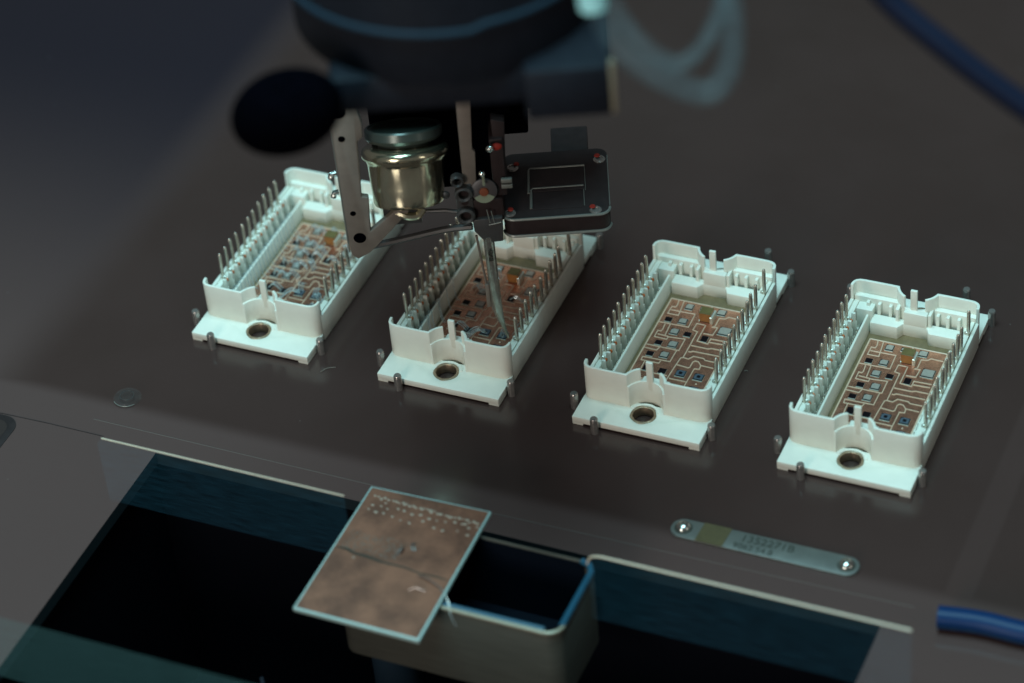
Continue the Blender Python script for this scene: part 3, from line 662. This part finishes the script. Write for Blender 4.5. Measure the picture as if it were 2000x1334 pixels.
# bracket upright outline (x,z): grey brown plate with a notch and a diagonal arm
xz_prism(bm, [(-3.28, 3.06), (-2.98, 3.22), (-2.78, 3.42), (-1.93, 4.38), (-2.01, 4.64), (-2.90, 3.86), (-2.84, 4.86), (-3.00, 4.90), (-2.92, 6.50), (-2.78, 6.62), (-2.76, 7.0), (-2.88, 7.62), (-3.05, 7.74), (-3.45, 7.74), (-3.50, 7.6), (-3.47, 4.0), (-3.42, 3.2)], -.05, .14, .03)
brk = obj('bracket', bm, M['bracket'], H)
for x, zc, r in ((-3.26, 7.37, .17), (-3.27, 6.62, .085), (-3.25, 4.44, .07), (-3.17, 3.70, .15)):
    bm = bmesh.new(); lathe(bm, [(r, -.03), (r, .0), (0, .0)], (0, 0, 0), 24); bmesh.ops.transform(bm, matrix=Matrix.Translation((x, -.054, zc)) @ Matrix.Rotation(math.radians(90), 4, 'X'), verts=bm.verts); obj('bore', bm, M['black'], brk)
for zc in (5.6, 5.05, 7.9):
    bm = bmesh.new(); tube(bm, [(-3.52, .02, zc), (-3.62, .0, zc), (-3.66, .0, zc-.12)], .07, 8); obj('side_screw', bm, M['screw'], brk)
bm = bmesh.new(); tube(bm, smoothpts([(-3.52, .03, 7.6), (-3.62, .0, 8.0), (-3.75, 0, 8.35)], 4), .05, 8); obj('spring_wire', bm, M['pin'], brk)
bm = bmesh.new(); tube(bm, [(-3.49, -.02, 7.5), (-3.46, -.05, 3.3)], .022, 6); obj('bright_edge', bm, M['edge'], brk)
# right strip and ring clamps
bm = bmesh.new(); xz_prism(bm, [(-.60, 4.72), (-.30, 4.70), (-.24, 5.9), (-.30, 5.98), (-.22, 7.4), (-.56, 7.4)], .06, .18, .02); obj('strip', bm, M['bracket'], H)
bm = bmesh.new()
for x, zc, r in ((-.72, 5.20, .16), (-.60, 4.80, .21), (-.60, 4.16, .22)):
    tt = bmesh.new(); prof = [(r*.58, 0), (r*.58, .16), (r*.8, .2), (r, .16), (r, 0)]; lathe(tt, prof, n=24); merge(bm, tt, 0, Matrix.Translation((x, .05, zc)) @ Matrix.Rotation(math.radians(90), 4, 'X'))
box(bm, -.80, .03, 3.96, -.40, .16, 5.0, .04)
obj('ring_clamp', bm, M['arm'], H)
for x, zc, r in ((-.60, 4.80, .12), (-.60, 4.16, .125), (-.60, 4.48, .08)):
    bm = bmesh.new(); lathe(bm, [(r, 0), (r, .012), (0, .012)], n=20); bmesh.ops.transform(bm, matrix=Matrix.Translation((x, .026, zc)) @ Matrix.Rotation(math.radians(90), 4, 'X'), verts=bm.verts); obj('bore', bm, M['block'], H)
# lower lever arms
bm = bmesh.new(); tube(bm, smoothpts([(-3.2, .25, 3.16), (-2.2, .3, 3.30), (-1.2, .3, 3.50), (-.5, .2, 3.62)], 4), .085, 8); tube(bm, [(-1.75, .5, 3.95), (-1.1, .4, 4.0), (-.7, .25, 4.02)], .05, 8)
box(bm, -2.6, .55, 3.55, -1.7, .75, 4.2, .03); obj('lever_arm', bm, M['arm'], H)
bm = bmesh.new(); lathe(bm, [(.10, 0), (.10, .04), (.06, .07), (0, .075)], n=16); bmesh.ops.transform(bm, matrix=Matrix.Translation((-1.05, .3, 4.55)) @ Matrix.Rotation(math.radians(90), 4, 'X'), verts=bm.verts); obj('pivot_screw', bm, M['arm'], H)
# solenoid, its axis leaning back
SM = Matrix.Translation((-1.93, .35, 4.33)) @ Matrix.Rotation(math.radians(-24), 4, 'X')
bm = bmesh.new(); lathe(bm, [(0, .0), (.74, .0), (.81, .03), (.84, .10), (.87, .5), (.91, 1.02), (.95, 1.12), (1.03, 1.20), (1.05, 1.28), (1.02, 1.37), (.94, 1.43), (.80, 1.44), (0, 1.44)], (0, 0, 0), 64)
bmesh.ops.transform(bm, matrix=SM, verts=bm.verts); sol = obj('solenoid', bm, M['gold'], H)
bm = bmesh.new(); lathe(bm, [(.62, 1.441), (.64, 1.52), (.86, 1.58), (.92, 1.66), (.92, 1.84), (.89, 1.88), (.84, 1.885), (.81, 1.86), (0, 1.86)], (0, 0, 0), 48)
bmesh.ops.transform(bm, matrix=SM, verts=bm.verts); obj('cap', bm, M['teal_glass'], sol)
bm = bmesh.new(); tube(bm, smoothpts([(-2.25, .05, 4.34), (-2.0, -.02, 4.24), (-1.75, .0, 4.22), (-1.60, .08, 4.36)], 4), .10, 8); obj('clip', bm, M['gold'], sol)
# black backing that carries everything
bm = bmesh.new(); box(bm, -2.80, 1.95, 3.5, .25, 2.3, 9.5, .05); box(bm, -3.3, .3, 7.75, 2.9, 2.3, 10.2, .05); box(bm, .2, 1.2, 5.5, 1.0, 2.2, 8, .05); box(bm, 1.0, 1.2, 6.2, 3.0, 2.2, 8, .05); obj('backing_plate', bm, M['black'], H)
bm = bmesh.new(); xz_prism(bm, [(.22, 5.2), (.42, 5.1), (.50, 6.6), (.18, 6.7)], .2, .5, .03); box(bm, .1, .1, 4.55, .42, .9, 6.2, .04); obj('link_arm', bm, M['block'], H)
bm = bmesh.new(); t_ = bmesh.new(); bmesh.ops.create_icosphere(t_, subdivisions=2, radius=.10); merge(bm, t_, 0, Matrix.Translation((.12, -.1, 6.1)))
obj('ball_screw', bm, M['screw'], H)
bm = bmesh.new(); t_ = bmesh.new(); bmesh.ops.create_icosphere(t_, subdivisions=2, radius=.08); merge(bm, t_, 0, Matrix.Translation((-.12, -.15, 5.42))); obj('ball_screw', bm, M['screw'], H)
bm = bmesh.new(); t_ = bmesh.new(); bmesh.ops.create_icosphere(t_, subdivisions=2, radius=.11); merge(bm, t_, 0, Matrix.Translation((.28, -.02, 6.08)) @ Matrix.Diagonal((1.2, .6, .9, 1))); obj('red_dot', bm, M['red'], H)
bm = bmesh.new(); tube(bm, [(-.10, -.1, 5.42), (-.10, -.1, 5.05)], .035, 8); obj('feed_pin', bm, M['lens'], H)
bm = bmesh.new()
for k in range(2): box(bm, .30, -.05, 5.02-.16*k, .56, .05, 5.13-.16*k, .02)
obj('spring_block', bm, M['edge'], H)
# wire disc with copper centre
bm = bmesh.new(); lathe(bm, [(.31, 0), (.31, .06), (.27, .08), (.13, .085), (0, .085)], n=40); bmesh.ops.transform(bm, matrix=Matrix.Translation((-.12, .06, 4.79)) @ Matrix.Rotation(math.radians(80), 4, 'X'), verts=bm.verts); d = obj('wire_disc', bm, mat('grey_disc', (.06, .05, .05), .45, .1), H)
bm = bmesh.new(); prism(bm, [[(0, 0)] + arc(0, 0, .265, 205, 335, 16)], 0, .006); bmesh.ops.transform(bm, matrix=Matrix.Translation((-.12, -.038, 4.775)) @ Matrix.Rotation(math.radians(80), 4, 'X'), verts=bm.verts); obj('pale_sector', bm, M['lens'], d)
bm = bmesh.new(); lathe(bm, [(.115, 0), (.10, .03), (0, .04)], n=20); bmesh.ops.transform(bm, matrix=Matrix.Translation((-.12, -.035, 4.80)) @ Matrix.Rotation(math.radians(80), 4, 'X'), verts=bm.verts); obj('copper_hub', bm, mat('copper_hub', (.20, .05, .02), .45, .2), d)
# tool holder and wedge
bm = bmesh.new(); box(bm, -.42, .06, 3.85, .30, .7, 4.5, .04); obj('transducer_block', bm, M['block'], H)
bm = bmesh.new(); xz_prism(bm, [(-.46, 4.0), (-.44, 3.66), (-.28, 3.42), (-.05, 3.30), (.22, 3.32), (.25, 4.02)], -.06, .35, .02); obj('tool_holder', bm, M['arm'], H)
bm = bmesh.new(); tube(bm, [(-.08, -.075, 3.84), (.21, -.075, 3.90)], .014, 6)
tube(bm, [(-.05, -.075, 3.90), (-.10, -.075, 4.3)], .012, 6); tube(bm, [(.05, -.075, 3.90), (.00, -.075, 4.25)], .012, 6); obj('holder_edge', bm, M['edge'], H)
tool = head_thing('bonding_tool', 'slim pointed grey metal bonding wedge touching the second module board', 'bonding tool')
bm = bmesh.new()
secs = [(-.235, .13, 3.45), (-.225, .13, 2.6), (-.205, .125, 1.6), (-.19, .12, 1.15), (-.165, .10, .95), (-.11, .065, .7), (-.045, .040, .42), (-.012, .028, .255)]
rings = []
for cx, hw, zz in secs:
    cx += .10+.0*zz
    rings.append([bm.verts.new((cx+hw*a, .12*min(1, hw*6)*b, zz)) for a, b in ((-1, .4), (-.7, -.4), (-.35, -.75), (.35, -.75), (.75, -.45), (1, .4), (.6, .9), (-.6, .9))])
for a, b in zip(rings, rings[1:]):
    for k in range(8): bm.faces.new((a[k], a[(k+1) % 8], b[(k+1) % 8], b[k]))
bm.faces.new(rings[0]); bm.faces.new(rings[-1]); obj('wedge', bm, M['tool'], tool)
bm = bmesh.new(); text_bm(bm, '42AB', .17, Matrix.Translation((-.115, -.1, 2.95)) @ Matrix.Rotation(math.radians(90), 4, 'X') @ Matrix.Rotation(math.radians(-91), 4, 'Z'), .01); obj('lettering', bm, M['print'], tool, smooth=False)
bm = bmesh.new(); tube(bm, [(-.42, .12, 3.4), (-.36, .12, 2.6), (-.30, .10, 1.9), (-.20, .06, 1.15)], .03, 8); box(bm, -.34, .02, 1.25, -.24, .10, 1.95, .02); obj('wire_guide', bm, M['bracket'], tool)

# right block: horizontal plate with four screws
P = thing('clamp_block', 'black flat block with four red dotted screws and painted edge highlights right of the tool', 'machine block', (TX, TY, 0), RZ)
bm = bmesh.new(); prism(bm, [rrect(.27, -.02, 2.80, 2.60, .26, 6)], 3.40, 3.90, .02); obj('body', bm, M['block'], P)
def rim(pts, r, name='edge_highlight', m='edge', par=P):  # pale tubes paint the light caught along the block's edges
    bm = bmesh.new(); tube(bm, [Vector(p) for p in pts], r, 6); return obj(name, bm, M[m], par)
base = rrect(.27, -.02, 2.80, 2.60, .26, 6)
fr = [p for p in base if p[1] < .25]
fr = sorted(fr, key=lambda p: p[0])
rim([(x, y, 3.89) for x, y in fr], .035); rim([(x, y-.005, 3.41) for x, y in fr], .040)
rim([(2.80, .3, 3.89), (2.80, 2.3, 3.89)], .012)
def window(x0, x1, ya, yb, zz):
    rim([(x0, ya, zz), (x0+.01, yb-.06, zz), (x0+.05, yb, zz), (x1, yb, zz)], .036, 'window_edge_highlight'); rim([(x1, yb, zz), (x1, ya, zz)], .010, 'window_edge_highlight')
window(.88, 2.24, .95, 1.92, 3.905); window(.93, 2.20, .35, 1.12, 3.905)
bm = bmesh.new(); box(bm, .92, .98, 3.901, 2.22, 1.88, 3.925, .01); box(bm, .97, .30, 3.901, 2.17, 1.06, 3.915, .01); obj('inset_panel', bm, M['arm'] if False else M['block'], P)
for x, y, dx in ((.42, .22, .02), (2.46, .12, -.07), (2.61, 2.12, -.05), (.50, 2.0, .1)):
    bm = bmesh.new(); lathe(bm, [(.145, 3.90), (.15, 3.925), (.12, 3.955), (.085, 3.96), (.08, 3.93), (0, 3.93)], (x, y, 0), 24); sc = obj('screw', bm, M['arm'] if x < .45 and y > 1 else M['steel'], P)
    bm = bmesh.new(); lathe(bm, [(.075, 3.965), (.06, 3.985), (0, 3.99)], (x+dx, y+.09, 0), 14); obj('red_dot', bm, M['red'], sc)
bm = bmesh.new(); box(bm, 1.45, 2.62, 3.45, 2.35, 3.7, 3.8, .03); obj('rear_arm', bm, M['block'], P)

# near housing, much closer to the camera and out of focus
N = thing('head_housing', 'large dark round head housing with blue edged rim, blurred at the top of the photo', 'machine housing', (TX, TY, 0), RZ)
bm = bmesh.new(); lathe(bm, [(0, 14.0), (3.05, 14.0), (3.12, 14.1), (3.12, 15.30), (3.22, 15.36), (3.22, 26), (0, 26)], (-.06, -5.75, 0), 64); obj('drum', bm, M['housing'], N)
bm = bmesh.new(); pts = [(-.06+3.23*math.cos(a), -5.75+3.23*math.sin(a), 15.36+(.10 if a > math.radians(282) else 0)) for a in [math.radians(x) for x in range(190, 351, 5)]]
tube(bm, pts, .07, 8); obj('rim', bm, M['blue_edge'], N)
bm = bmesh.new(); box(bm, -2.4, -8.6, 13.35, 2.75, -3.0, 14.2, .15); box(bm, 1.4, -8.9, 13.15, 3.05, -4, 14.3, .08); obj('lower_block', bm, M['housing'], N)
bm = bmesh.new(); box(bm, 3.03, -9.05, 13.3, 3.14, -8.91, 14.5, .03); obj('side_strip', bm, mat('pale_strip', (.20, .17, .12), .5), N)
bm = bmesh.new(); t_ = bmesh.new(); bmesh.ops.create_uvsphere(t_, u_segments=48, v_segments=24, radius=1); merge(bm, t_, 0, Matrix.Translation((-3.14, -9.4, 14.12)) @ Matrix.Rotation(-.30, 4, 'Y') @ Matrix.Diagonal((1.12, .8, .84, 1)))  # dark ellipsoid added to stand for the soft shadow beside the head
obj('head_shadow_blob', bm, M['black'], N)
bm = bmesh.new(); box(bm, -4.5, .25, 6.7, -3.5, .6, 7.9, .3); obj('side_arm', bm, M['black'], H)
for dx, dz in ((-4.3, 8.05), (-4.0, 7.5), (-4.25, 6.9)):
    bm = bmesh.new(); tube(bm, [(dx, .2, dz), (dx+.14, .2, dz+.03)], .05, 8); obj('small_screw', bm, M['blue_edge'], H)
bm = bmesh.new(); tube(bm, [(-.5, -6.5, 14.2), (-.5, -2.5, 11.5), (-.3, 1.2, 9.4)], 1.2, 16); obj('support_arm', bm, M['black'], N)

# hoses close to the camera
def hose(name, pts, r, m, label, cat, group=None):
    bm = bmesh.new(); tube(bm, smoothpts(pts, 8), r, 14); o = obj(name, bm, M[m]); tag(o, label, cat, group); return o
hose('air_hose', [(14.0, -5.7, 17.2), (14.15, -5.76, 16.35), (14.68, -6.06, 15.74), (15.49, -6.12, 15.26), (16.32, -5.96, 14.98), (16.60, -5.53, 15.3), (16.49, -4.97, 15.94), (16.18, -4.44, 16.67), (15.9, -4, 18)], .24, 'hose', 'outer clear air hose looping down at the top right of the head', 'air hose', 'clear hose loops at the top')
hose('air_hose', [(14.3, -5.5, 17.2), (14.39, -5.59, 16.4), (15.01, -5.86, 15.79), (15.70, -5.86, 15.42), (16.10, -5.45, 15.66), (16.25, -4.81, 16.24), (16.2, -4.3, 17.2)], .17, 'hose', 'inner thinner clear air hose inside the larger hose loop', 'air hose', 'clear hose loops at the top')
bm = bmesh.new(); tube(bm, [(14.02, -5.74, 17.6), (14.10, -5.80, 16.32)], .27, 16); o = obj('hose_fitting', bm, M['white_fit']); tag(o, 'bright pale hose fitting at the top edge beside the head housing', 'hose fitting')
hose('blue_cable', [(17.6, -3.2, 18.2), (18.68, -3.52, 16.32), (20.3, -3.75, 15.15), (22.11, -3.89, 14.1), (24, -4, 13.2)], .24, 'bluecable', 'dark blue cable crossing the top right corner, out of focus', 'cable')
S.render.resolution_x = 1024; S.render.resolution_y = 683
